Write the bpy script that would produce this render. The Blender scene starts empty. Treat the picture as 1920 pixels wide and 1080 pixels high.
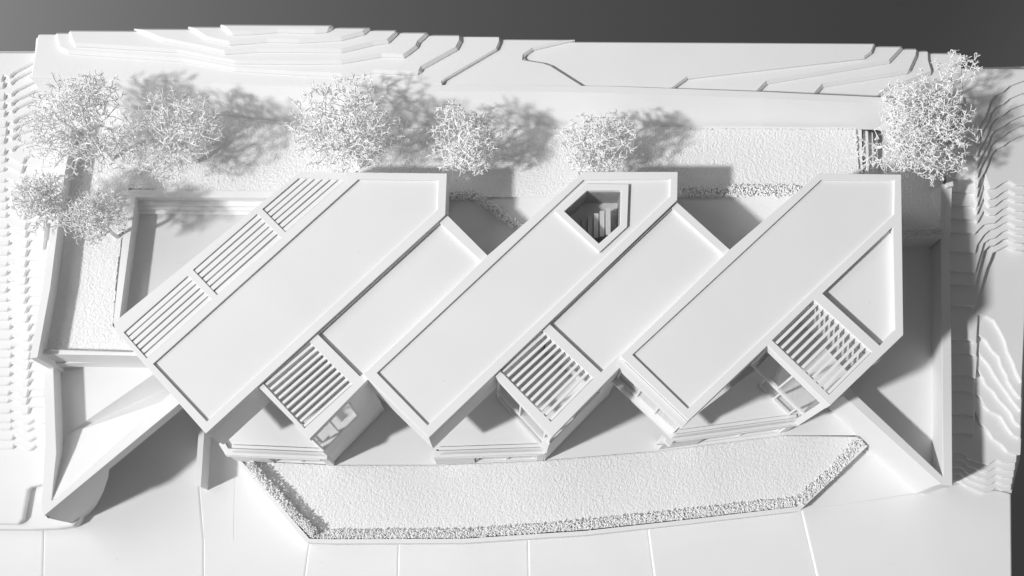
import bpy, math, random
import numpy as np
from mathutils import Vector, Matrix
from mathutils.geometry import tessellate_polygon

random.seed(7); RNG = np.random.default_rng(7)
scene = bpy.context.scene
COL = scene.collection

# ------------------------------------------------------------------ camera
FPX = 2100.0                      # focal length in photo pixels (1920 wide)
NAD = (935.0, 1160.0)             # where plumb lines meet in the photo
CAMZ = 1.0                        # camera stands 1 m above the patio level
_n = np.array([NAD[0]-960, -(NAD[1]-540), -FPX]); _n /= np.linalg.norm(_n)
_up = -_n
_x = np.array([1, 0, 0.]) - _up*_up[0]; _x /= np.linalg.norm(_x)
R = np.array([_x, np.cross(_up, _x), _up])
cam_d = bpy.data.cameras.new('camera'); cam = bpy.data.objects.new('camera', cam_d)
COL.objects.link(cam); scene.camera = cam
cam_d.sensor_width = 36; cam_d.lens = FPX/1920*36; cam_d.clip_start = .01; cam_d.clip_end = 50
M = Matrix([list(r) for r in R]).to_4x4(); M.translation = Vector((0, 0, CAMZ)); cam.matrix_world = M

# ------------------------------------------------------------------ world, lamps, exposure
w = bpy.data.worlds.new('World'); scene.world = w; w.use_nodes = True
w.node_tree.nodes['Background'].inputs[0].default_value = (1, 1, 1, 1)
w.node_tree.nodes['Background'].inputs[1].default_value = .132
def aim(o, loc, tgt):
    o.location = loc
    o.rotation_euler = (Vector(tgt)-Vector(loc)).to_track_quat('-Z', 'Y').to_euler()
kd = bpy.data.lights.new('key_lamp', 'SPOT'); key = bpy.data.objects.new('key_lamp', kd); COL.objects.link(key)
kd.energy = 2660; kd.shadow_soft_size = .23; kd.spot_size = math.radians(19); kd.spot_blend = 1.0
aim(key, (-5.4, -2.38, 5.35), (.50, .40, .05))
fd = bpy.data.lights.new('fill_lamp', 'AREA'); fill = bpy.data.objects.new('fill_lamp', fd); COL.objects.link(fill)
fd.shape = 'RECTANGLE'; fd.size = .9; fd.size_y = .9; fd.energy = 6.9
aim(fill, (-1.15, .45, 1.05), (-.15, .27, .05))
bd = bpy.data.lights.new('added_floor_light', 'SPOT'); bl = bpy.data.objects.new('added_floor_light', bd); COL.objects.link(bl)  # added unseen light, brightens the floor behind the model towards the left
bd.energy = 520; bd.shadow_soft_size = .3; bd.spot_size = math.radians(130); bd.spot_blend = 1.0
aim(bl, (-4.4, 2.8, -.9), (-2.7, 2.8, -3.6))
scene.view_settings.view_transform = 'Standard'; scene.view_settings.look = 'None'
scene.view_settings.exposure = 0; scene.view_settings.gamma = 1
scene.render.engine = 'CYCLES'
scene.render.resolution_x = 1024; scene.render.resolution_y = 576

# ------------------------------------------------------------------ helpers
def P(px, py, z):
    """photo pixel -> point on the level plane at height z (photogrammetry of the model)"""
    d = R @ np.array([px-960, 540-py, -FPX]); t = (z-CAMZ)/d[2]
    return Vector((d[0]*t, d[1]*t, z))
def PP(pts, z): return [P(x, y, z) for x, y in pts]
def link(name, me, mat, parent=None):
    o = bpy.data.objects.new(name, me); COL.objects.link(o)
    if mat: me.materials.append(mat)
    if parent: o.parent = parent
    return o
def tag(o, label=None, cat=None, group=None, kind=None):
    if label: o['label'] = label
    if cat: o['category'] = cat
    if group: o['group'] = group
    if kind: o['kind'] = kind
    return o
def thing(name, loc, label, cat, group=None):
    o = bpy.data.objects.new(name, None); COL.objects.link(o); o.location = (0, 0, 0)
    return tag(o, label, cat, group)
def mesh_from(name, vs, fs, smooth=False):
    me = bpy.data.meshes.new(name); me.from_pydata([tuple(v) for v in vs], [], fs); me.update()
    if smooth: me.polygons.foreach_set('use_smooth', [True]*len(me.polygons))
    return me
def area2(p): return sum(p[i].x*p[(i+1) % len(p)].y-p[(i+1) % len(p)].x*p[i].y for i in range(len(p)))
def prism_data(outer, holes, z0, z1):
    """outer/holes: lists of Vectors; z0/z1 numbers or per-outer-vertex lists (no holes then)"""
    if area2(outer) < 0:
        outer = outer[::-1]
        if isinstance(z1, (list, tuple)): z1 = list(z1)[::-1]
    holes = [h[::-1] if area2(h) > 0 else h for h in holes]
    loops = [outer]+holes
    flat = [Vector((p.x, p.y, 0)) for l in loops for p in l]; n = len(flat)
    zt = list(z1) if isinstance(z1, (list, tuple)) else [z1]*n
    vs = [(p.x, p.y, z0) for p in flat]+[(p.x, p.y, zt[i]) for i, p in enumerate(flat)]
    fs = []
    if holes: tris = tessellate_polygon([[Vector((p.x, p.y, 0)) for p in l] for l in loops])
    else:
        tris = []; fs = [tuple(range(n, 2*n)), tuple(range(n-1, -1, -1))]
    for t in tris:
        a, b, c = [flat[i] for i in t]
        if (b.x-a.x)*(c.y-a.y)-(b.y-a.y)*(c.x-a.x) < 0: t = (t[0], t[2], t[1])
        fs.append((t[0]+n, t[1]+n, t[2]+n)); fs.append((t[2], t[1], t[0]))
    o = 0
    for l in loops:
        for i in range(len(l)):
            j = (i+1) % len(l); fs.append((o+i, o+j, o+j+n, o+i+n))
        o += len(l)
    return vs, fs
def prism(name, outer, z0, z1, mat, parent=None, holes=(), zr=None, bevel=0):
    z = zr if zr is not None else z1
    ov = [p if isinstance(p, Vector) else P(p[0], p[1], z) for p in outer]
    hv = [[p if isinstance(p, Vector) else P(p[0], p[1], z) for p in h] for h in holes]
    vs, fs = prism_data(ov, hv, z0, z1)
    o = link(name, mesh_from(name, vs, fs), mat, parent)
    if bevel:
        m = o.modifiers.new('bevel', 'BEVEL'); m.width = bevel; m.segments = 1 if bevel in (.0026, .0012) else 2; m.limit_method = 'ANGLE'; m.angle_limit = math.radians(40)
    return o
def bar_pts(a, b, w0, w1):
    """plan rectangle along a->b, from offset w0 to w1 on the left side"""
    a = Vector((a[0], a[1], 0)); b = Vector((b[0], b[1], 0)); d = (b-a).normalized(); n = Vector((-d.y, d.x, 0))
    return [a+n*w0, b+n*w0, b+n*w1, a+n*w1]
def bar(name, a, b, w0, w1, z0, z1, mat, parent=None): return prism(name, bar_pts(a, b, w0, w1), z0, z1, mat, parent)
def lerp(a, b, t): return a+(b-a)*t
def lp(a, b, t): return (a[0]+(b[0]-a[0])*t, a[1]+(b[1]-a[1])*t)

# ------------------------------------------------------------------ materials
def mat_card(name, col, rough=.55, bump=.05, scale=900, var=.015):
    m = bpy.data.materials.new(name); m.use_nodes = True; nt = m.node_tree; b = nt.nodes['Principled BSDF']
    b.inputs['Roughness'].default_value = rough; b.inputs['Specular IOR Level'].default_value = .12
    tc = nt.nodes.new('ShaderNodeTexCoord')
    n1 = nt.nodes.new('ShaderNodeTexNoise'); n1.inputs['Scale'].default_value = 14; n1.inputs['Detail'].default_value = 5
    n2 = nt.nodes.new('ShaderNodeTexNoise'); n2.inputs['Scale'].default_value = scale; n2.inputs['Detail'].default_value = 3
    for n in (n1, n2): nt.links.new(tc.outputs['Object'], n.inputs['Vector'])
    mr = nt.nodes.new('ShaderNodeMapRange'); mr.inputs[1].default_value = .3; mr.inputs[2].default_value = .7
    mr.inputs[3].default_value = col-var; mr.inputs[4].default_value = col+var
    nt.links.new(n1.outputs['Fac'], mr.inputs[0])
    # a few specks of dust and pin marks
    vo = nt.nodes.new('ShaderNodeTexVoronoi'); vo.inputs['Scale'].default_value = 26
    nt.links.new(tc.outputs['Object'], vo.inputs['Vector'])
    lt = nt.nodes.new('ShaderNodeMapRange'); lt.inputs[1].default_value = .012; lt.inputs[2].default_value = .03
    lt.inputs[3].default_value = .88; lt.inputs[4].default_value = 1.0
    nt.links.new(vo.outputs['Distance'], lt.inputs[0])
    mul = nt.nodes.new('ShaderNodeMath'); mul.operation = 'MULTIPLY'
    nt.links.new(mr.outputs[0], mul.inputs[0]); nt.links.new(lt.outputs[0], mul.inputs[1])
    cb = nt.nodes.new('ShaderNodeCombineColor')
    for i in range(3): nt.links.new(mul.outputs[0], cb.inputs[i])
    nt.links.new(cb.outputs[0], b.inputs['Base Color'])
    bp = nt.nodes.new('ShaderNodeBump'); bp.inputs['Strength'].default_value = bump; bp.inputs['Distance'].default_value = .0006
    nt.links.new(n2.outputs['Fac'], bp.inputs['Height']); nt.links.new(bp.outputs[0], b.inputs['Normal'])
    return m
CARD = mat_card('white_card', .80)
ROOF = mat_card('roof_card', .78, .5, .03)
TERR = mat_card('milled_board', .79, .6, .06)
PAVE = mat_card('paving_card', .80, .5, .03)
SLAT = mat_card('slat_card', .84)
GRASS = mat_card('flock_grass', .82, .8, .5, 1500, .03)
TWIG = mat_card('twig', .88, .7, .1, 2500, .04)
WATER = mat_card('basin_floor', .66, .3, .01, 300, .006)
INNER = mat_card('shaft_card', .8, .6)
def mat_table():
    m = bpy.data.materials.new('table_paper'); m.use_nodes = True; b = m.node_tree.nodes['Principled BSDF']
    b.inputs['Base Color'].default_value = (.195, .195, .195, 1); b.inputs['Roughness'].default_value = .8
    n = m.node_tree.nodes.new('ShaderNodeTexNoise'); n.inputs['Scale'].default_value = 400
    bp = m.node_tree.nodes.new('ShaderNodeBump'); bp.inputs['Strength'].default_value = .05; bp.inputs['Distance'].default_value = .001
    m.node_tree.links.new(n.outputs['Fac'], bp.inputs['Height']); m.node_tree.links.new(bp.outputs[0], b.inputs['Normal'])
    return m
def mat_glass(name, tint, gl=.035):
    m = bpy.data.materials.new(name); m.use_nodes = True; nt = m.node_tree; nt.nodes.clear()
    o = nt.nodes.new('ShaderNodeOutputMaterial'); mx = nt.nodes.new('ShaderNodeMixShader')
    t = nt.nodes.new('ShaderNodeBsdfTransparent'); t.inputs[0].default_value = (tint, tint, tint, 1)
    g = nt.nodes.new('ShaderNodeBsdfGlossy'); g.inputs['Roughness'].default_value = .08
    lw = nt.nodes.new('ShaderNodeLayerWeight'); lw.inputs[0].default_value = .25
    ma = nt.nodes.new('ShaderNodeMath'); ma.operation = 'MAXIMUM'; ma.inputs[1].default_value = gl
    mu = nt.nodes.new('ShaderNodeMath'); mu.operation = 'MULTIPLY'; mu.inputs[1].default_value = .22   # coated, low-glare acrylic
    nt.links.new(lw.outputs['Fresnel'], mu.inputs[0]); nt.links.new(mu.outputs[0], ma.inputs[0]); nt.links.new(ma.outputs[0], mx.inputs[0])
    nt.links.new(t.outputs[0], mx.inputs[1]); nt.links.new(g.outputs[0], mx.inputs[2]); nt.links.new(mx.outputs[0], o.inputs[0])
    return m
TABLE = mat_table(); GLASS = mat_glass('clear_acrylic', .98); DGLASS = mat_glass('smoked_acrylic', .97, .05)

# ------------------------------------------------------------------ levels (metres)
ZG = .085      # back garden
ZR = .140      # villa roofs
ZB = .083      # underside of the villas
ZT = .043      # terraces
Z0 = -.015     # driveway

# ------------------------------------------------------------------ setting
tb = link('floor', mesh_from('floor', [(-14, -14, -3.6), (14, -14, -3.6), (14, 16, -3.6), (-14, 16, -3.6)], [(0, 1, 2, 3)]), TABLE)
tag(tb, 'plain dark grey floor far below the white model', kind='structure')

# --- driveway and its slabs
drive = prism('driveway', [(-120, 900), (-120, 1250), (1898, 1250), (1896, 925), (1600, 800), (900, 700), (300, 640)], -.06, -.024, PAVE)
tag(drive, 'white driveway of broad slabs in front of the villas', kind='structure')
slabs = [  # left boundary (top, bottom), right boundary (top, bottom), z
    [(-130, 900), (84, 900), (76, 1250), (-130, 1250)],
    [(84, 900), (60, 640), (400, 640), (372, 905), (381, 1014), (382, 1250), (76, 1250)],
    [(372, 905), (400, 640), (600, 640), (600, 1000), (579, 1022), (548, 1250), (382, 1250), (381, 1014)],
    [(579, 1022), (600, 1000), (760, 1000), (747, 1020), (741, 1250), (548, 1250)],
    [(747, 1020), (760, 990), (993, 990), (990, 1010), (993, 1250), (741, 1250)],
    [(990, 1010), (993, 980), (1230, 970), (1215, 995), (1249, 1250), (993, 1250)],
    [(1215, 995), (1230, 960), (1520, 930), (1503, 958), (1572, 1250), (1249, 1250)],
    [(1503, 958), (1520, 930), (1720, 924), (1800, 905), (1896, 925), (1899, 1250), (1572, 1250)],
]
zs = -.0215
for i, s in enumerate(slabs):
    z = -.0222+.0016*i
    o = prism('paving_slab', s, -.03, z, PAVE, drive, bevel=.0015)
tri = prism('paving_slab', [(1490, 955), (1500, 958), (1718, 925), (1640, 830), (1600, 790)], -.03, -.010, PAVE, drive, bevel=.0005)
prism('paving_slab', [(440, 868), (384, 868), (381, 1011), (437, 1013)], -.03, -.0188, PAVE, drive)
prism('paving_slab', [(1600, 810), (1642, 824), (1700, 874), (1676, 886), (1600, 830)], -.03, -.008, PAVE, drive, bevel=.0004)

# --- patio (lower court level between the terraces)
LAWN_TOP = [(447, 863), (630, 872.5), (819, 872.5), (1016, 864), (1233, 846), (1469, 816.5), (1622, 816)]
patio = prism('patio', [(430, 845)]+LAWN_TOP+[(1600, 740), (1500, 600), (600, 560), (430, 760)], -.03, 0, PAVE)
tag(patio, 'smooth white patio floor between lawn and villas', kind='structure')

# --- garden block (behind / under the villas)
BASIN = [(254, 369), (600, 372), (470, 660), (222, 612)]
gb_outer = [(72, 178), (300, 195), (560, 225), (960, 228), (1606, 228), (1612, 330), (1640, 420), (1640, 470), (1530, 560), (1440, 560), (1125, 690), (1030, 610), (690, 690), (600, 628), (500, 640), (420, 670), (262, 662), (62, 656), (90, 560), (125, 300)]
garden = prism('garden_ground', gb_outer, -.03, ZG-.0025, CARD, holes=[BASIN], zr=ZG)
tag(garden, 'smooth white back garden ground behind the villas', kind='structure')

# --- embankment slope at the back of the garden
top = [(56, 145, .110), (200, 149, .110), (380, 155, .110), (600, 163, .110), (720, 168, .1095), (850, 171, .109), (960, 171, .1085), (1150, 174, .1085), (1430, 184, .1085), (1700, 197, .1085), (1800, 202, .1085)]
bot = [(92, 188), (220, 204), (400, 219), (570, 236), (720, 239), (850, 240), (960, 241), (1150, 241), (1430, 241), (1640, 243), (1760, 262)]
vs = []; fs = []
for (x, y, z), (bx_, by_) in zip(top, bot):
    vs += [P(x, y, z), P(bx_, by_, ZG-.004)]
k = len(top)
for i in range(k-1): fs.append((2*i, 2*i+1, 2*i+3, 2*i+2))
emb = link('embankment', mesh_from('embankment', vs, fs), CARD); tag(emb, 'smooth white sloping bank behind the garden', kind='structure')

# --- back terrain: flat board plus milled contour layers
STEP = .0040
YB = P(960, 72, .106).y            # straight back edge of the model (plan)
def back(px, z):                  # point on the back edge above photo column px
    a = P(px, 72, z); return Vector((a.x, YB, z))
SR = [(830, 159), (960, 158), (1095, 158), (1262, 161), (1430, 165), (1537, 170), (1650, 176), (1800, 187)]
front_rim = [P(x, y, z-(.0009 if x < 850 else 0)) for x, y, z in top]
base_poly = front_rim+[back(1815, .1), back(62, .1)]
tback = prism('terrain_back', base_poly, -.06, [p.z for p in front_rim]+[.0985, .0985], TERR)
# the board's own top follows the rim; the layers sit behind it
tag(tback, 'white stepped contour terrain along the back edge', kind='structure')
tback.data.clear_geometry()
vsb = []; fsb = []
n = len(front_rim)
inner = []
for (x, y, z) in top:
    dy = 22 if x > 840 else 6
    inner.append(P(x, y-(12 if 840 < x < 1750 else 5), z-(.0009 if x < 850 else 0)))
for a, b in zip(front_rim, inner): vsb += [a, b, Vector((a.x, a.y, -.06)), Vector((b.x, b.y, -.06))]
for i in range(n-1):
    j = 4*i; q = 4*i+4
    fsb += [(j, q, q+1, j+1), (j+1, q+1, q+3, j+3)]
fsb += [(0, 1, 3, 2), (4*n-4, 4*n-2, 4*n-1, 4*n-3)]
tback.data.from_pydata([tuple(v) for v in vsb], [], fsb); tback.data.update()
def layer(parent, pts, z, z0=None, mat=TERR, bev=.0026):
    o = prism('contour_layer', pts, z0 if z0 is not None else z-.02, z, mat, parent, bevel=bev)
    return o
def edge_layer(edge, xa, xb, lev):   # edge from its right back end to its left back end
    z = .110+STEP*(lev-2)
    pts = [back(xa, z)]+PP(edge, z)+[back(xb, z)]
    layer(tback, pts, z, .05 if lev < 2 else z-STEP*1.6)
edge_layer([(1806, 108), (1812, 196), (1650, 186), (1100, 168), (960, 159), (832, 160), (640, 166), (60, 147)], 1806, 66, -4)
edge_layer([(1745, 112), (1752, 136), (1662, 170), (1646, 186), (1537, 180), (1262, 171), (1100, 168), (960, 166), (832, 164), (640, 164), (62, 145)], 1742, 66, -3)
edge_layer([(1722, 104), (1708, 135), (1545, 161), (1530, 178), (1262, 171), (1100, 168), (960, 166), (832, 164), (640, 164), (62, 145)], 1722, 66, -2)
edge_layer([(1692, 92), (1670, 116), (1440, 155), (1422, 173), (1262, 171), (1100, 168), (960, 166), (832, 164), (640, 164), (62, 145)], 1696, 66, -1)
edge_layer([(1641, 85), (1636, 98), (1622, 108), (1290, 146), (1258, 169), (1100, 167), (960, 166), (832, 164), (640, 164), (62, 145)], 1643, 66, 0)
edge_layer([(1000, 92), (984, 103), (983, 110), (1020, 116), (1034, 121), (1105, 166), (960, 165), (832, 163), (640, 164), (60, 145)], 1082, 66, 1)
edge_layer([(938, 78), (932, 92), (838, 147), (830, 153), (831, 158), (640, 164), (380, 155), (200, 149), (57, 145)], 938, 70, 2)
edge_layer([(866, 76), (858, 91), (793, 127), (788, 137), (775, 138), (700, 135), (640, 142), (540, 137), (440, 131), (340, 113), (220, 105), (125, 98), (108, 91)], 866, 98, 3)
edge_layer([(800, 66), (787, 78), (783, 87), (765, 101), (757, 106), (715, 104), (640, 117), (560, 118), (440, 117), (390, 108), (330, 96), (220, 89), (135, 84)], 806, 123, 4)
edge_layer([(745, 62), (728, 78), (700, 82), (640, 96), (560, 95), (480, 95), (420, 99), (350, 84), (300, 74)], 748, 242, 5)
edge_layer([(682, 62), (640, 73), (560, 78), (500, 76), (430, 82), (385, 72)], 697, 344, 6)
edge_layer([(618, 57), (590, 60), (520, 58), (470, 62), (430, 63)], 627, 405, 7)

# --- left terrain
tleft = prism('terrain_left', [(-200, 96), (70, 96), (60, 150), (70, 190), (100, 300), (60, 640), (70, 900), (-200, 930)], -.06, -.012, TERR)
tag(tleft, 'white finely stepped contour terrain down the left side', kind='structure')
XB = P(66, 100, .098)
NL = 44
for i in range(NL):
    t = i/(NL-1)
    y = 895-t*(895-150)
    z = -.008+(.098+.008)*t
    if y < 300: break_ = (y-150)/150
    j = lambda a: random.uniform(-a, a)
    xs = -2+8*t if t > .5 else 2+4*(1-t)
    a = random.uniform(5.5, 8) if y > 290 else 11
    y += random.uniform(-2.5, 2.5)
    lx = lerp(20, 8, min(1, t*1.3)) if y > 300 else 6
    lx += 2.5*math.sin(i*.55)+random.uniform(-1.2, 1.2)
    e = [(-200, y+1), (lx-6+j(1), y+j(1)), (lx+2+j(1), y-1), (lx+5, y-a+j(1)), (lx+9, y-a+1+j(1))]
    if y > 300:
        e += [(lx+17+j(1), y-3+j(1)), (lx+24+j(1), y+2+j(1)), (lx+33, y+3+j(1)), (lx+37, y+1)]
        if y < 780: e += [(lx+40, y-9+j(2)), (lx+46, y-11), (lx+70, y-10+j(2)), (lx+110, y-12)]
        else: e += [(lx+46, y-6+j(2)), (lx+58, y-1+j(2)), (lx+90, y+j(1))]
    else:
        sh = (300-y)/150
        e += [(lx+16, y-6), (lx+20, y-12), (lx+26, y-17), (68, y-26-12*sh), (120, y-40)]
    e = [(x_, y_) for x_, y_ in e if x_ < 122]
    pts = PP(e, z)
    tl = P(e[-1][0], e[-1][1], z)
    bx2 = max(XB.x, pts[-1].x) if y > 200 else XB.x+.01
    pts += [Vector((bx2, YB-.012, z)), Vector((-.62, YB-.012, z))]
    layer(tleft, pts, z, z-.006, bev=.0012)
# two broad boards at the foot of the left terrain
layer(tleft, PP([(-200, 992), (60, 993), (110, 991), (138, 987), (150, 972), (150, 930), (140, 892), (130, 860), (70, 820), (-200, 830)], -.009), -.009, -.03, bev=.002)
layer(tleft, PP([(-200, 980), (35, 983), (43, 974), (53, 918), (60, 913), (95, 905), (95, 840), (-200, 840)], -.003), -.003, -.012, bev=.002)

# --- right terrain
tright = prism('terrain_right', [(1779, 128), (2100, 120), (2100, 480), (1919, 480), (1912, 860), (1896, 925), (1785, 908), (1740, 700), (1740, 400)], -.06, -.013, TERR)
tag(tright, 'white stepped contour terrain down the right side', kind='structure')
YBR = P(1865, 131, .083).y
def rlayer(edge, z, thick=.03, bev=.0007):
    pts = PP(edge, z)
    pts = [p for i, p in enumerate(pts) if p.y < YBR-.004 or i < 2]
    pts += [Vector((P(1932, 131, z).x, YBR, z)), Vector((P(1776, 300, z).x, YBR, z))]
    layer(tright, pts, z, z-thick, bev=bev)
rz = -.011
def nz(d=.0038):
    global rz
    rz += d; return rz
jj = lambda a: random.uniform(-a, a)
for i, ys in enumerate([901, 888, 876, 862, 848]):           # dense steps at the foot
    dx = i*2.5
    rlayer([(1776, ys+2), (1800, ys), (1803+i*2, ys+4), (1815, ys+12+jj(1)), (1832+i, ys+19), (1846+i*2, ys+24), (1858, ys+21+jj(1)), (1868, ys+14), (1880, ys+19), (1893, ys+20), (1896+dx, ys+19)], nz())
diag = [[(1829, 773), (1838, 793), (1853, 808), (1862, 823), (1878, 833), (1890, 848), (1914, 853)],
        [(1829, 737), (1838, 745), (1846, 761), (1856, 771), (1876, 780), (1888, 800), (1899, 815), (1914, 823)],
        [(1829, 692), (1836, 697), (1843, 708), (1849, 722), (1864, 735), (1872, 749), (1885, 762), (1896, 775), (1902, 790), (1914, 801)],
        [(1833, 660), (1843, 671), (1855, 685), (1863, 700), (1874, 717), (1889, 737), (1899, 752), (1915, 772)],
        [(1834, 628), (1848, 637), (1860, 657), (1873, 669), (1878, 687), (1888, 704), (1890, 714), (1900, 730), (1907, 740), (1915, 748)],
        [(1834, 590), (1848, 592), (1863, 600), (1875, 620), (1885, 640), (1889, 658), (1900, 680), (1906, 698), (1916, 718)]]
sy = [813, 777, 734, 704, 663, 637]
for d, s in zip(diag, sy):
    rlayer([(1776, s), (1808, s-1), (1822, s+2)]+[(d[0][0]-3, s+6)]+d, nz(.0034))
up_y = [571, 531, 508, 471, 435, 409, 384, 359, 335, 312, 288, 262, 236, 210, 180]
lit_y = [461, 447, 432, 417, 403, 388, 372, 357, 340, 322, 303, 285, 264, 243, 220]
for i, (s, l) in enumerate(zip(up_y, lit_y)):
    e = [(1776, s), (1822, s+2), (1829+jj(1), s+4), (1833+jj(1), max(l+30, s-12))]
    if i == 0: e += [(1850, 504), (1857, 488), (1862, 474)]
    elif i < 9: e += [(1845, min(l+24, s-14)), (1856, l+15+jj(2)), (1866, l+13+jj(2))]
    if i < 9: e += [(1880, l+3+jj(1)), (1890, l-1), (1893, l), (1905, l+6+jj(1)), (1922, l+8)]
    else: e += [(1838, l+14), (1845+jj(2), l+2), (1853, l-14), (1858, l-30), (1868, l-42+jj(2)), (1882, l-48), (1894, l-58+jj(2)), (1912, l-66), (1924, l-70)]
    rlayer(e, nz(.0058 if i < 2 else .0035))

# ------------------------------------------------------------------ flocked grass (real granular relief)
def inside(poly, X, Y):
    res = np.zeros(X.shape, bool); n = len(poly); j = n-1
    for i in range(n):
        xi, yi, xj, yj = poly[i].x, poly[i].y, poly[j].x, poly[j].y
        c = ((yi > Y) != (yj > Y)) & (X < (xj-xi)*(Y-yi)/((yj-yi) or 1e-12)+xi); res ^= c; j = i
    return res
def grass(name, px_poly, z, label, holes=(), amp=.0006, sp=.0009):
    poly = PP(px_poly, z); xs = [p.x for p in poly]; ys = [p.y for p in poly]
    gx = np.arange(min(xs)-sp, max(xs)+2*sp, sp); gy = np.arange(min(ys)-sp, max(ys)+2*sp, sp)
    X, Y = np.meshgrid(gx, gy); X = X+RNG.uniform(-.3, .3, X.shape)*sp; Y = Y+RNG.uniform(-.3, .3, Y.shape)*sp
    ok = inside(poly, X, Y)
    for h in holes: ok &= ~inside(PP(h, z), X, Y)
    a = RNG.random(X.shape); b = RNG.random(X.shape)
    s = (b+np.roll(b, 1, 0)+np.roll(b, 1, 1)+np.roll(b, (1, 1), (0, 1)))/4
    Z = z+amp*(.55*a+.9*(s-.5))
    h, w_ = X.shape; idx = -np.ones(X.shape, int)
    q = ok[:-1, :-1] & ok[1:, :-1] & ok[:-1, 1:] & ok[1:, 1:]
    use = np.zeros(X.shape, bool)
    use[:-1, :-1] |= q; use[1:, :-1] |= q; use[:-1, 1:] |= q; use[1:, 1:] |= q
    idx[use] = np.arange(use.sum())
    I, J = np.nonzero(q)
    f = np.stack([idx[I, J], idx[I, J+1], idx[I+1, J+1], idx[I+1, J]], 1)
    v = np.stack([X[use], Y[use], Z[use]], 1)
    me = bpy.data.meshes.new(name); me.from_pydata(v.tolist(), [], f.tolist()); me.update()
    o = link(name, me, GRASS); tag(o, label, 'grass', kind='stuff'); return o
LAWN = [(452, 864)]+LAWN_TOP[1:-1]+[(1620, 819), (1618, 832), (1494, 949), (1300, 972), (1100, 993), (870, 1008), (620, 1010), (582, 1008)]
grass('front_lawn', LAWN, .0015, 'bumpy white flocked front lawn between hedge and terraces')
under = prism('lawn_bed', LAWN, -.03, .0012, CARD); tag(under, 'thin bed below the front lawn', kind='structure')
GR = [(95, 191), (300, 209), (570, 237), (960, 241.5), (1606, 241), (1612, 332), (1540, 369), (1270, 371), (1210, 371), (1100, 371), (1030, 371), (870, 371), (700, 372), (560, 362), (480, 361), (243, 355), (222, 500), (212, 610), (262, 660), (78, 656), (100, 560), (132, 330)]
grass('garden_grass', GR, ZG, 'bumpy white flocked grass of the back garden')
grass('garden_grass', [(1640, 262), (1765, 275), (1762, 345), (1764, 438), (1640, 438)], ZG-.022, 'shaded flocked grass strip beside the right hand roof')
lowg = prism('lower_garden_bed', [(1606, 236), (1790, 250), (1768, 345), (1770, 442), (1600, 442)], -.03, ZG-.0225, CARD)
tag(lowg, 'lower garden bed beside the right hand roof', kind='structure')

# ------------------------------------------------------------------ garden pieces
st = thing('garden_steps', None, 'four narrow white steps at the right end of the back grass', 'steps')
for i, x in enumerate((1606, 1618, 1627, 1635)):
    prism('step', [(x, 241+3*i), (x+9.5, 243+3*i), (x+11.5, 330), (x+2, 330)], -.02, ZG-.002-.0045*i, CARD, st)
gw = thing('garden_wall', None, 'long low white wall along the left edge of the garden grass', 'wall')
wt = [(57, 672), (81, 540), (106, 340), (124, 230)]; wi = [(69, 670), (93, 540), (118, 340), (136, 230)]
prism('wall_body', wt+wi[::-1], -.02, .1015, CARD, gw)
prism('coping', [(x-1, y) for x, y in wt]+[(x+1, y) for x, y in wi][::-1], .1018, .103, CARD, gw)
pr = thing('garden_parapet', None, 'low frosted parapet strip at the front of the left grass', 'parapet')
prism('panel', [(70, 655), (262, 660), (262, 667), (70, 664)], .02, .0905, CARD, pr)
prism('top_rail', [(72, 654), (262, 658.5), (262, 661), (72, 657)], .0908, .092, GLASS, pr)

po = thing('sunken_basin', None, 'sunken rectangular basin with smooth grey floor beside the louvred roof', 'basin')
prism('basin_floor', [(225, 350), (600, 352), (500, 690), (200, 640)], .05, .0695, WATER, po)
prism('rim', [(240, 356), (250, 355), (620, 360), (470, 670), (212, 606)], ZG-.004, ZG+.001, CARD, po, holes=[[(x, y) for x, y in BASIN]])
for k_ in range(3):
    prism('basin_step', [(240+2*k_, 400-8*k_), (520, 404-8*k_), (520, 360), (242, 360)], .06, .0712+.0022*k_, CARD, po)

# ------------------------------------------------------------------ roofs: slats between frame edges
def slats(parent, Wc, Nc, Ec, Sc, n, frac, zt, h, off=0.0, mat=SLAT):
    W_, N_, E_, S_ = [P(*c, zt) for c in (Wc, Nc, Ec, Sc)]
    for i in range(n):
        t0 = (i+.5-frac/2+off)/n; t1 = (i+.5+frac/2+off)/n
        a0, a1 = lerp(W_, S_, t0), lerp(W_, S_, t1); b0, b1 = lerp(N_, E_, t0), lerp(N_, E_, t1)
        d = (b0-a0).normalized()*.0015
        dz = random.uniform(-.0003, .0003)
        prism('slat', [a0-d, a1-d, b1+d, b0+d], zt-h+dz, zt+dz, mat, parent)

def roof(parent, outer, holes, panels, zt, frame_h=.012):
    f = prism('roof_frame', outer, zt-frame_h, zt, CARD, parent, holes=holes, bevel=.0004)
    for pts, depth in panels:
        c = Vector((0, 0, 0)); v = PP(pts, zt)
        for p in v: c += p
        c /= len(v)
        g = [p+(p-c).normalized()*.0012 for p in v]
        prism('roof_panel', g, zt-frame_h+.0003, zt-depth, ROOF, parent)
    return f

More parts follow.
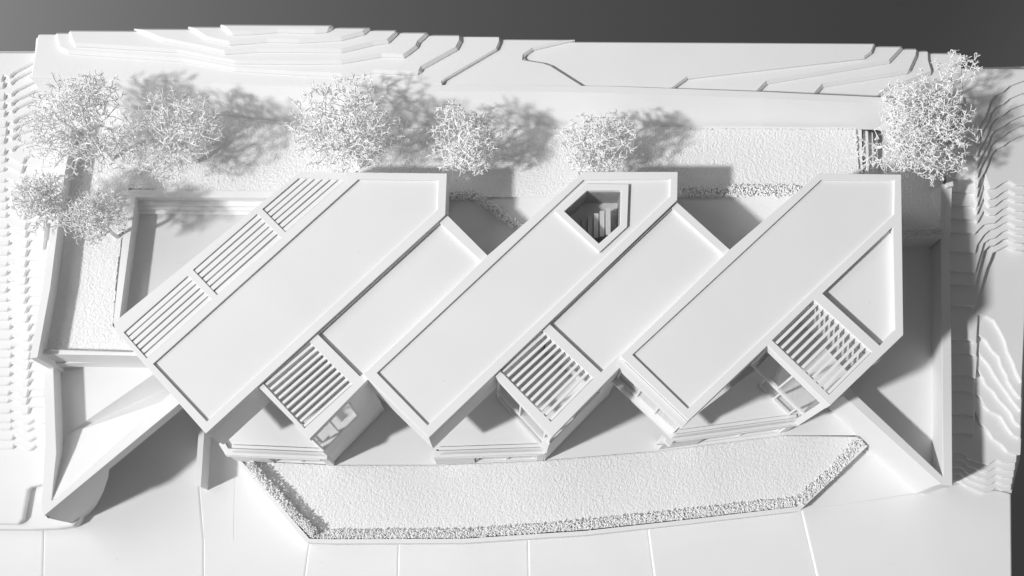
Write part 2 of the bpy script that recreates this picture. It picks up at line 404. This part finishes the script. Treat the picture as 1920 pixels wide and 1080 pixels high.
def end_window(parent, a, b, z0, z1, nm=2, inset=.007, glass=GLASS, bars=False):
    """glazed opening in a wall running a->b (outside on the right), built proud of a recessed pane"""
    d = (b-a).normalized()
    wn = bar('window', a, b, .0012, .0034, z1-.0022, z1, SLAT, parent)
    bar('sill', a, b, .0008, .0038, z0, z0+.002, SLAT, wn)
    for i in range(nm+1):
        t = i/nm; p = lerp(a, b, t); q = p+d*.0016*(1 if t < .5 else -1)
        bar('mullion', p if t < .5 else q, q if t < .5 else p, .0013, .0033, z0+.0021, z1-.0023, SLAT, wn)
    if bars: bar('transom', a+d*.002, b-d*.002, .0015, .003, (z0*.62+z1*.38), (z0*.62+z1*.38)+.0013, SLAT, wn)
    bar('pane', a+d*.0017, b-d*.0017, .002, .0024, z0+.0021, z1-.0023, glass, wn)
    return wn

# --- villa with louvred strip (left)
v1 = thing('villa', None, 'leftmost long white villa block with three louvred bays in its roof', 'villa', 'diagonal villa blocks')
V1O = [(213, 605), (562, 322), (838, 325), (835, 403), (386, 813), (217, 622)]
b1 = [(232, 623), (352, 517), (397, 562), (275, 672)]
b2 = [(362, 506), (482, 401), (527, 446), (407, 553)]
b3 = [(492, 392), (560, 334), (648, 337), (535, 435)]
pan1 = [(287, 682), (672, 336), (822, 338), (820, 393), (388, 790)]
roof(v1, V1O, [b1, b2, b3, pan1], [(pan1, .0022)], ZR)
strip1 = [(228, 621), (558, 331), (655, 335), (278, 676)]
prism('wall', V1O, ZB, ZR-.0122, CARD, v1, holes=[strip1], zr=ZR)
for q in (b1, b2, b3): slats(v1, *q, 6, .72, ZR-.0010, .0040, off=.12)
prism('lower_wall', [(420, 560), (560, 430), (720, 470), (600, 585)], -.01, ZB-.0005, CARD, v1)
prism('louvre_floor', strip1, ZR-.024, ZR-.0125, CARD, v1, zr=ZR)

# --- villa with skylight (middle)
v2 = thing('villa', None, 'middle long white villa block with a five sided skylight in its roof', 'villa', 'diagonal villa blocks')
V2O = [(681, 702), (797, 593), (915, 478), (1095, 322), (1271, 322), (1270, 375), (804, 821)]
pan2 = [(707, 699), (1094, 337), (1257, 336), (1256, 368), (802, 797)]
sky_o = [(1040, 396), (1098, 344), (1179, 345), (1176, 425), (1124, 473)]
sky_i = [(1058, 396), (1101, 357), (1164.5, 356.6), (1163, 421), (1123, 456.5)]
roof(v2, V2O, [pan2], [], ZR)
g2 = PP(pan2, ZR); c2 = sum((p for p in g2), Vector((0, 0, 0)))/5
prism('roof_panel', [p+(p-c2).normalized()*.0012 for p in g2], ZR-.0117, ZR-.0022, ROOF, v2, holes=[PP(sky_i, ZR)])
sk = prism('skylight', sky_o, ZR-.0021, ZR+.0003, CARD, v2, holes=[sky_i], bevel=.0003)
prism('pane', [lp(p, (1122, 400), -.02) for p in sky_i], ZR-.0045, ZR-.0038, DGLASS, sk)
prism('wall', V2O, ZB, ZR-.0122, CARD, v2, zr=ZR, holes=[PP(sky_i, ZR)])
sh = prism('shaft', [lp(p, (1122, 400), -.012) for p in sky_i], ZB-.02, ZR-.0046, INNER, v2, holes=[sky_i], zr=ZR)
prism('shaft_floor', [lp(p, (1122, 400), -.02) for p in sky_i], ZR-.046, ZR-.030, INNER, v2, zr=ZR)
for i in range(6):
    x0 = 1081+i*10.5
    prism('stair', [(x0, 412-2.4*i), (x0+8.5, 411-2.2*i), (x0+8.5, 450), (x0, 450)], ZR-.0305, ZR-.0285+.0032*i, INNER, v2, zr=.115)
prism('lower_wall', [(920, 590), (1040, 470), (1140, 520), (1010, 640)], .001, ZB-.0005, CARD, v2)

# --- villa with triangular roof and pergola (right)
v3 = thing('villa', None, 'rightmost white villa block with a triangular roof panel and pergola corner', 'villa', 'diagonal villa blocks')
V3O = [(1163, 668), (1280, 554), (1368, 468), (1535, 325), (1690, 327), (1694, 628), (1556, 761), (1439, 648), (1291, 789)]
pan3 = [(1186, 665), (1540, 337), (1677, 338), (1676, 402), (1290, 766)]
tri3 = [(1542, 550), (1674, 425), (1678, 618), (1650, 648)]
per3 = [(1448, 638), (1526, 562), (1635, 660), (1555, 740)]
roof(v3, V3O, [pan3, tri3, per3], [(pan3, .0022), (tri3, .0065)], ZR)
slats(v3, *per3, 11, .42, ZR-.0012, .0036, off=.2)
prism('wall', [(1163, 668), (1280, 554), (1368, 468), (1535, 325), (1690, 327), (1694, 628), (1640, 680), (1531, 562), (1440, 648), (1291, 789)], ZB, ZR-.0122, CARD, v3, zr=ZR)
prism('lower_wall', [(1420, 580), (1500, 480), (1660, 480), (1690, 600), (1640, 672), (1530, 572), (1480, 625)], .001, ZB-.0005, CARD, v3, zr=ZB)
a, b = P(1556, 761, ZR), P(1640, 680, ZR)
bar('side_wall', a, b, .0005, .006, ZT, ZR-.0122, CARD, v3)
# glazed front below its pergola
a, b = P(1439, 648, ZR), P(1556, 761, ZR); d = (b-a).normalized()
end_window(v3, a+d*.001, b-d*.004, ZT+.028, ZR-.0125, 2)
end_window(v3, a+d*.018, b-d*.012, ZT+.0002, ZT+.0275, 2)
# glazed recess in its front end
a, b = P(1166, 671, ZR), P(1291, 789, ZR); d = (b-a).normalized(); nn = Vector((d.y, -d.x, 0))
end_window(v3, a+d*.004+nn*.004, b-d*.002+nn*.004, ZB+.002, ZR-.013, 3)
bar('front_beam', a, b, -.0062, -.0004, ZR-.0119, ZR-.0025, CARD, v3)
bar('front_sill', a, b, -.0072, -.0004, ZB-.002, ZB+.0018, CARD, v3)

# ------------------------------------------------------------------ link wings with pergolas
ZL = ZR-.0028
def link_wing(label, outer, panel, per, n, rim_a, rim_b, front_a, front_b, sill, wcut):
    t = thing('link_wing', None, label, 'wing', 'low wings between the villa blocks')
    prism('roof_frame', outer, ZL-.010, ZL, CARD, t, holes=[panel, per], zr=ZL, bevel=.0004)
    v = PP(panel, ZL); c = sum(v, Vector((0, 0, 0)))/len(v)
    prism('roof_panel', [p+(p-c).normalized()*.0012 for p in v], ZL-.0097, ZL-.0032, ROOF, t)
    slats(t, *per, n, .42, ZL-.0012, .0036, off=.2)
    # solid body below the closed roof
    prism('wall', [panel[0], panel[1], panel[2], panel[3]], ZT+.0005, ZL-.0102, CARD, t, zr=ZL)
    a, b = P(*rim_a, ZL), P(*rim_b, ZL); d = (b-a).normalized()
    bar('parapet_wall', a, b, .0004, .0066, .0004, sill, CARD, t)
    e = lerp(a, b, wcut)
    bar('pier', e, b, .0004, .0066, sill+.0002, ZL-.0102, CARD, t)
    end_window(t, a+d*.001+Vector((0, 0, 0)), e, sill+.0002, ZL-.0104, 2)
    a, b = P(*front_a, ZL), P(*front_b, ZL); d = (b-a).normalized()
    end_window(t, a+d*.002, b-d*.007, ZT+.030, ZL-.0104, 2)
    end_window(t, a+d*.002, b-d*.007, ZT+.0003, ZT+.029, 1)
    return t
link_wing('left low white wing with ten pergola slats between the left and middle villas',
    [(484, 725), (580, 636), (836, 401), (914, 479), (692, 709), (580, 823)],
    [(596, 627), (824, 417), (903, 490), (675, 706)], [(491, 717), (580, 641), (661, 721), (571, 803)], 10,
    (580, 823), (690, 711), (484, 727), (580, 823), .066, .66)
link_wing('right low white wing with eleven pergola slats between the middle and right villas',
    [(926, 702), (1016, 618), (1270, 380), (1368, 468), (1173, 678), (1034, 820)],
    [(1030, 607), (1260, 390), (1358, 478), (1127, 698)], [(934, 692), (1016, 619), (1113, 709), (1033, 791)], 11,
    (1034, 820), (1172, 679), (926, 702), (1034, 820), .096, .72)

# ------------------------------------------------------------------ terraces
def terrace(label, poly, fl, fr, lft, gfrac):
    t = thing('terrace', None, label, 'terrace', 'triangular terraces above the lawn')
    prism('floor_slab', poly, ZT-.006, ZT, PAVE, t)
    zt = ZT+.004
    a, b = P(*fl, zt), P(*fr, zt); d = (b-a).normalized()
    bar('front_parapet', a, b, 0, .0055, ZT-.0058, zt, CARD, t)
    bar('glass_rail', a+d*.006, b-d*.002, .0022, .0032, zt+.0002, zt+.004, GLASS, t)
    bar('inner_kerb', a+d*.004, b, .0058, .009, ZT+.0002, ZT+.002, CARD, t)
    l = P(*lft, zt); bar('side_parapet', l, a, -.0001, .0045, ZT-.0058, zt-.0003, CARD, t)
    # front wall below with a strip window
    z1 = ZT-.0061
    m = lerp(a, b, gfrac)
    bar('front_wall', a, m, .0005, .008, .0005, z1, CARD, t)
    bar('back_wall', m, b, .0075, .010, .0005, z1, CARD, t)
    e = b-d*.006
    bar('front_wall', e, b, .0005, .008, .0005, z1, CARD, t)
    wn = bar('window', m, e, .0022, .0046, z1-.004, z1, SLAT, t)
    bar('sill', m, e, .0015, .0055, .0005, .0035, SLAT, wn)
    for k_ in (0.02, .5, .97):
        p = lerp(m, e, k_); bar('mullion', p, p+d*.0025, .0022, .0044, .0036, z1-.0041, SLAT, wn)
    bar('pane', m+d*.001, e-d*.001, .0031, .0035, .0036, z1-.0041, GLASS, wn)
    return t
terrace('left triangular terrace with glazed strip below the louvred villa', [(412, 835), (424, 855), (600, 863), P(582, 820, ZL), P(690, 709, ZL), (610, 625), (520, 735)], (423, 853), (613, 861), (410, 832), .38)
terrace('middle triangular terrace with glazed strip below the skylight villa', [(809, 848), (815, 860), (1012, 854), P(1035, 817, ZL), P(1171, 677, ZL), (1045, 600), (920, 720)], (813, 858), (1022, 851), (808, 846), .36)
terrace('right triangular terrace with glazed strip below the rightmost villa', [(1232, 833), (1252, 831), (1500, 797), (1660, 670), (1545, 555), (1420, 690)], (1249, 829), (1498, 795), (1262, 812), .3)

# ------------------------------------------------------------------ forecourts (trays) left and right
lt = thing('ramped_forecourt', None, 'left white angular ramp with raised rim and curved underside', 'ramp')
ZA = .062
LO = [(81, 676), (92, 667), (330, 660), (420, 700), (345, 750), (83, 967), (76, 960), (84, 830)]
LI = [(100, 682), (290, 676), (330, 728), (104, 934), (97, 938), (106, 850)]
prism('rim', LO, ZA-.016, ZA, CARD, lt, holes=[LI], zr=ZA, bevel=.0005)
# faceted ramp floor inside the rim
A_ = P(88, 670, ZA-.022); A_.z = ZA-.024
fv = [P(96, 674, .042), P(300, 668, .042), P(126, 815, .042), P(318, 726, .026), P(104, 936, ZA-.0016), P(345, 742, ZA-.0030), P(112, 850, .046), P(94, 938, ZA-.0016), P(290, 700, .042), P(96, 850, .044)]
ff = [(0, 2, 8), (0, 8, 1), (2, 3, 8), (2, 4, 5), (2, 5, 3), (0, 9, 2), (9, 6, 2), (9, 7, 4), (9, 4, 6), (6, 4, 2)]
rf = link('ramp_floor', mesh_from('ramp_floor', fv, ff), CARD, lt)
m = rf.modifiers.new('thick', 'SOLIDIFY'); m.thickness = .002; m.offset = 0
# left outer wall
prism('wall', [(84, 676), (98, 680), (104, 850), (94, 945), (80, 955), (87, 830)], -.02, ZA-.0162, CARD, lt, zr=ZA)
# long diagonal wall with the curved underside
a, b = P(79, 965, ZA), P(352, 742, ZA); d = (b-a); L = d.length; d.normalize(); nn = Vector((-d.y, d.x, 0))
def hit(px, py):   # where the sight line meets the wall's face
    r = R @ np.array([px-960, 540-py, -FPX]); r = Vector(r); c0 = Vector((0, 0, CAMZ))
    t_ = (a-c0).dot(nn)/r.dot(nn); p = c0+r*t_; return ((p-a).dot(d), p.z)
prof = [(-.0005, Z0-.008)]+[(s_, max(Z0-.008, z_)) for s_, z_ in (hit(*q) for q in [(146, 984), (165, 968), (181, 947), (194, 922), (203, 894), (205, 872)])]+[(hit(205, 872)[0]+.006, .0445), (L, .0452)]
vs = []; fs = []
for s, zb in prof:
    for off in (0, .010):
        p = a+d*s+nn*off
        vs += [(p.x, p.y, zb), (p.x, p.y, ZA-.0163)]
for i in range(len(prof)-1):
    k_ = 4*i; q = k_+4
    fs += [(k_, q, q+1, k_+1), (k_+2, k_+3, q+3, q+2), (k_, k_+2, q+2, q), (k_+1, q+1, q+3, k_+3)]
fs += [(0, 1, 3, 2), (len(vs)-4, len(vs)-2, len(vs)-1, len(vs)-3)]
link('curved_wall', mesh_from('curved_wall', vs, fs), CARD, lt)
fw = thing('fin_wall', None, 'short white fin wall below the front corner of the louvred villa', 'wall')
prism('wall_body', [(374, 780), (366, 910), (377, 913), (386, 780)], -.03, .006, CARD, fw)
prism('coping', [(374.6, 780), (366.6, 909.5), (376.4, 912.4), (385, 780)], .0063, .0073, CARD, fw)

rt = thing('sunken_forecourt', None, 'right white triangular sunken court with raised rim', 'court')
ZA2 = .052
RO = [(1586, 730), (1600, 745), (1763, 907), (1785, 911), (1784, 700), (1783, 345), (1762, 352), (1765, 440), (1763, 700)]
outer_r = [(1580, 742), (1763, 908), (1786, 911), (1784, 640), (1780, 440), (1764, 440), (1766, 640), (1768, 893), (1605, 740), (1590, 725)]
prism('rim', outer_r, -.02, ZA2, CARD, rt, bevel=.0005)
prism('court_floor', [(1560, 720), (1774, 907), (1776, 440), (1640, 440), (1640, 560)], -.02, .028, PAVE, rt, zr=ZA2)
# battered outer wall, lit from the front left
ta, tb_ = P(1580, 742, ZA2-.002), P(1763, 908, ZA2-.002); ba, bb = P(1575, 765, -.02), P(1716, 926, -.012)
e1 = P(1786, 911, ZA2-.002); e2 = P(1784, 912, -.016)
me = mesh_from('outer_wall', [ta, tb_, ba, bb, e1, P(1772, 915, -.013)], [(0, 2, 3, 1), (1, 3, 5, 4)])
link('outer_wall', me, CARD, rt)
sw = thing('side_wall', None, 'white wall stub beside the shaded grass on the right', 'wall')
prism('wall_body', [P(1764, 346, .088), P(1785, 341, .088), P(1782, 446, .053), P(1765, 446, .053)], -.02, [.088, .088, .053, .053], CARD, sw)
prism('coping', [P(1772, 345, .088), P(1785, 341, .088), P(1784, 352, .085), P(1773, 354, .085)], .08, .0895, CARD, sw)

# ------------------------------------------------------------------ lawn kerb
kb = thing('lawn_kerb', None, 'thin white kerb around the front lawn', 'kerb')
ko = [(444, 864), (574, 1017), (620, 1019), (870, 1018), (1100, 1003), (1300, 981), (1499, 958), (1627, 836)]
ki = [(452, 864), (580, 1010), (622, 1011), (870, 1010), (1100, 995), (1300, 973), (1494, 950), (1618, 832)]
for i in range(len(ko)-1):
    prism('kerb_piece', [ko[i], ko[i+1], ki[i+1], ki[i]], -.03, .0042+.00005*(i % 2), CARD, kb)

# ------------------------------------------------------------------ twig meshes
def tubes(segs, sides=4):
    """segs: array n x 8 (p0, p1, r0, r1)"""
    S = np.asarray(segs); p0, p1, r0, r1 = S[:, :3], S[:, 3:6], S[:, 6], S[:, 7]
    d = p1-p0; L = np.linalg.norm(d, axis=1, keepdims=True); d = d/np.maximum(L, 1e-9)
    ref = np.where(np.abs(d[:, 2:3]) > .9, np.array([[1., 0, 0]]), np.array([[0, 0, 1.]]))
    u = np.cross(d, ref); u /= np.linalg.norm(u, axis=1, keepdims=True); v = np.cross(d, u)
    V = []
    for pp, rr in ((p0, r0), (p1, r1)):
        for k_ in range(sides):
            an = 2*math.pi*k_/sides; V.append(pp+(u*math.cos(an)+v*math.sin(an))*rr[:, None])
    V = np.stack(V, 1); n = len(S); base = np.arange(n)*(2*sides)
    F = []
    for k_ in range(sides):
        j = (k_+1) % sides; F.append(np.stack([base+k_, base+j, base+sides+j, base+sides+k_], 1))
    F.append(np.stack([base+sides+k_ for k_ in range(sides)], 1))
    return V.reshape(-1, 3), np.concatenate(F) if sides == 4 else sum([f.tolist() for f in F], [])
def obj_tubes(name, segs, mat, parent=None, sides=4):
    V, F = tubes(segs, sides); me = bpy.data.meshes.new(name)
    me.from_pydata(V.tolist(), [], F.tolist() if hasattr(F, 'tolist') else F); me.update()
    return link(name, me, mat, parent)
def rv(): 
    v = RNG.normal(size=3); return v/np.linalg.norm(v)
def make_tree(label, cpx, zc, rad, base_px, zbase, n, extra=(), tw=.00036):
    t = thing('tree', None, label, 'tree', 'twiggy model trees')
    c = np.array(P(*cpx, zc)); base = np.array(P(*base_px, zbase)); rad = np.array(rad)
    att = []
    lobes = [(rv()*rad*.58, RNG.uniform(.4, .62)) for _ in range(16)]
    n = int(n*1.75)
    while len(att) < n:
        lo, lr = lobes[RNG.integers(16)]
        p = lo+rv()*rad*lr*RNG.random()**.45
        if np.linalg.norm(p/rad) < 1.05 and p[2] > -rad[2]*.8: att.append(c+p)
    for (px, zc2, rad2, n2) in extra:
        cc = np.array(P(*px, zc2))
        att += [cc+rv()*np.array(rad2)*RNG.random()**.4 for _ in range(n2)]
    att = np.array(att)
    tt = base+(c-base)*.55; 
    nodes = [base, base+(tt-base)*.5+rv()*.0015, tt]; par = [-1, 0, 1]
    order = np.argsort(np.linalg.norm(att-tt, axis=1))
    N = np.zeros((len(att)*6+50, 3)); N[:3] = nodes; depth = np.zeros(len(N)); cnt = 3; par = list(par)
    step = .011
    for k_ in order:
        q = att[k_]; dd = np.linalg.norm(N[:cnt]-q, axis=1)+depth[:cnt]*.12
        dd[0] += 1; dd[1] += 1
        j = int(np.argmin(dd)); dist = np.linalg.norm(N[j]-q); m_ = min(5, max(1, int(dist/step)))
        prev = j
        for s in range(1, m_+1):
            p = N[j]+(q-N[j])*(s/m_)
            if s < m_: p = p+rv()*.0011
            N[cnt] = p; depth[cnt] = depth[prev]+dist/m_; par.append(prev); prev = cnt; cnt += 1
    w_ = np.ones(cnt)
    for i in range(cnt-1, 0, -1): w_[par[i]] += w_[i]
    rr = np.minimum(.0035, tw*.82*np.maximum(1, w_)**.30)
    trunk = []; crown = []
    for i in range(1, cnt):
        j = par[i]; s = np.concatenate([N[j], N[i], [rr[i] if j > 2 or i > 2 else rr[j], rr[i]]])
        (trunk if rr[i] > .0021 or i <= 2 else crown).append(s)
    # twiggy tips
    for i in range(3, cnt):
        if w_[i] > 3: continue
        dirn = N[i]-N[par[i]]; dirn /= max(1e-6, np.linalg.norm(dirn))
        for f in range(int(RNG.integers(2, 4))):
            v = dirn*.7+rv()*.9; v /= np.linalg.norm(v); l = RNG.uniform(.0020, .0038)
            m_ = N[i]+v*l; crown.append(np.concatenate([N[i], m_, [tw, tw*.95]]))
            for g in range(int(RNG.integers(1, 3))):
                v2 = v*.6+rv()*.8; v2 /= np.linalg.norm(v2)
                crown.append(np.concatenate([m_, m_+v2*RNG.uniform(.0016, .0032), [tw*.95, tw*.8]]))
    obj_tubes('trunk', trunk, TWIG, t); obj_tubes('crown', crown, TWIG, t)
    return t
S1 = 1/1900.
make_tree('large open twiggy tree in the far left garden corner', (160, 238), ZG+.060, (.050, .048, .034), (212, 300), ZG-.002, 560)
make_tree('bushy twiggy tree just right of the corner tree', (332, 252), ZG+.050, (.043, .042, .032), (370, 305), ZG-.002, 430)
make_tree('small dense tree overhanging the left garden wall', (78, 375), ZG+.050, (.024, .025, .024), (122, 415), ZG-.002, 260)
make_tree('low spreading tree beside the sunken basin', (185, 408), ZG+.045, (.033, .024, .022), (222, 446), ZG-.002, 280)
make_tree('tall dense tree behind the louvred villa', (650, 228), ZG+.058, (.048, .046, .036), (676, 316), ZG-.002, 560)
make_tree('round compact tree behind the gap between left and middle villas', (862, 262), ZG+.048, (.032, .034, .028), (868, 313), ZG-.002, 360)
make_tree('small round tree behind the skylight villa', (1118, 265), ZG+.046, (.034, .030, .027), (1108, 313), ZG-.002, 340)
make_tree('biggest bright tree at the right end leaning over the model edge', (1736, 236), ZG+.034, (.045, .053, .034), (1696, 280), ZG-.022, 760,
          extra=[((1795, 125), ZG+.055, (.020, .014, .012), 60), ((1624, 286), ZG+.03, (.014, .014, .009), 30), ((1690, 300), ZG+.03, (.022, .018, .012), 70)])

# ------------------------------------------------------------------ hedges
def hedge(label, px_line, z, w_, h, dens=13000, tw=.0006):
    t = thing('hedge', None, label, 'hedge', 'low twiggy hedges')
    pts = [np.array(P(x, y, z+h*.5)) for x, y in px_line]; segs = []; core = []
    for a_, b_ in zip(pts[:-1], pts[1:]):
        L = np.linalg.norm((b_-a_)[:2]); d_ = (b_-a_)/L; n_ = np.array([-d_[1], d_[0], 0])
        q = 1-(.25)
        core.append((Vector(a_), Vector(b_)))
        for _ in range(int(L*dens)):
            u = RNG.random()*L; o_ = RNG.uniform(-.5, .5)*w_; zz = z+h*RNG.random()**.6*(1-.45*(o_/w_)**2)
            p = a_+d_*u+n_*o_; p[2] = zz; v = rv()*RNG.uniform(.0008, .0015); v[2] = abs(v[2])*.6
            segs.append(np.concatenate([p, p+v, [tw, tw*.8]]))
            v2 = v*.4+rv()*.0009; segs.append(np.concatenate([p+v, p+v+v2, [tw*.8, tw*.7]]))
    obj_tubes('foliage', segs, TWIG, t)
    vs_ = []; fs_ = []
    for a_, b_ in core:
        r_ = bar_pts(a_, b_, -w_*.3, w_*.3); v_, f_ = prism_data(r_, [], z-.004, z+h*.35)
        o_ = len(vs_); vs_ += v_; fs_ += [tuple(i+o_ for i in f) for f in f_]
    link('hedge_core', mesh_from('hedge_core', vs_, fs_), TWIG, t)
    return t
hedge('tall hedge along the slanted left kerb of the front lawn', [(469, 870), (528, 937), (590, 1001)], .001, .0075, .011)
hedge('long low hedge along the curved front kerb of the lawn', [(588, 1001), (700, 1002), (870, 1000), (1000, 992), (1150, 978), (1300, 962), (1490, 941)], .001, .0070, .0030)
hedge('clumpy hedge along the slanted right kerb of the front lawn', [(1496, 940), (1560, 884), (1614, 826)], .001, .0085, .0042)
hedge('short angled hedge in the gap behind the left low wing', [(836, 366), (885, 365), (930, 395), (985, 438)], ZG-.002, .007, .008)
hedge('straight hedge behind the right low wing', [(1275, 360), (1395, 358), (1500, 358)], ZG-.001, .009, .005)
hedge('shaded hedge at the front of the right grass strip', [(1690, 438), (1772, 436)], ZG-.023, .007, .006)
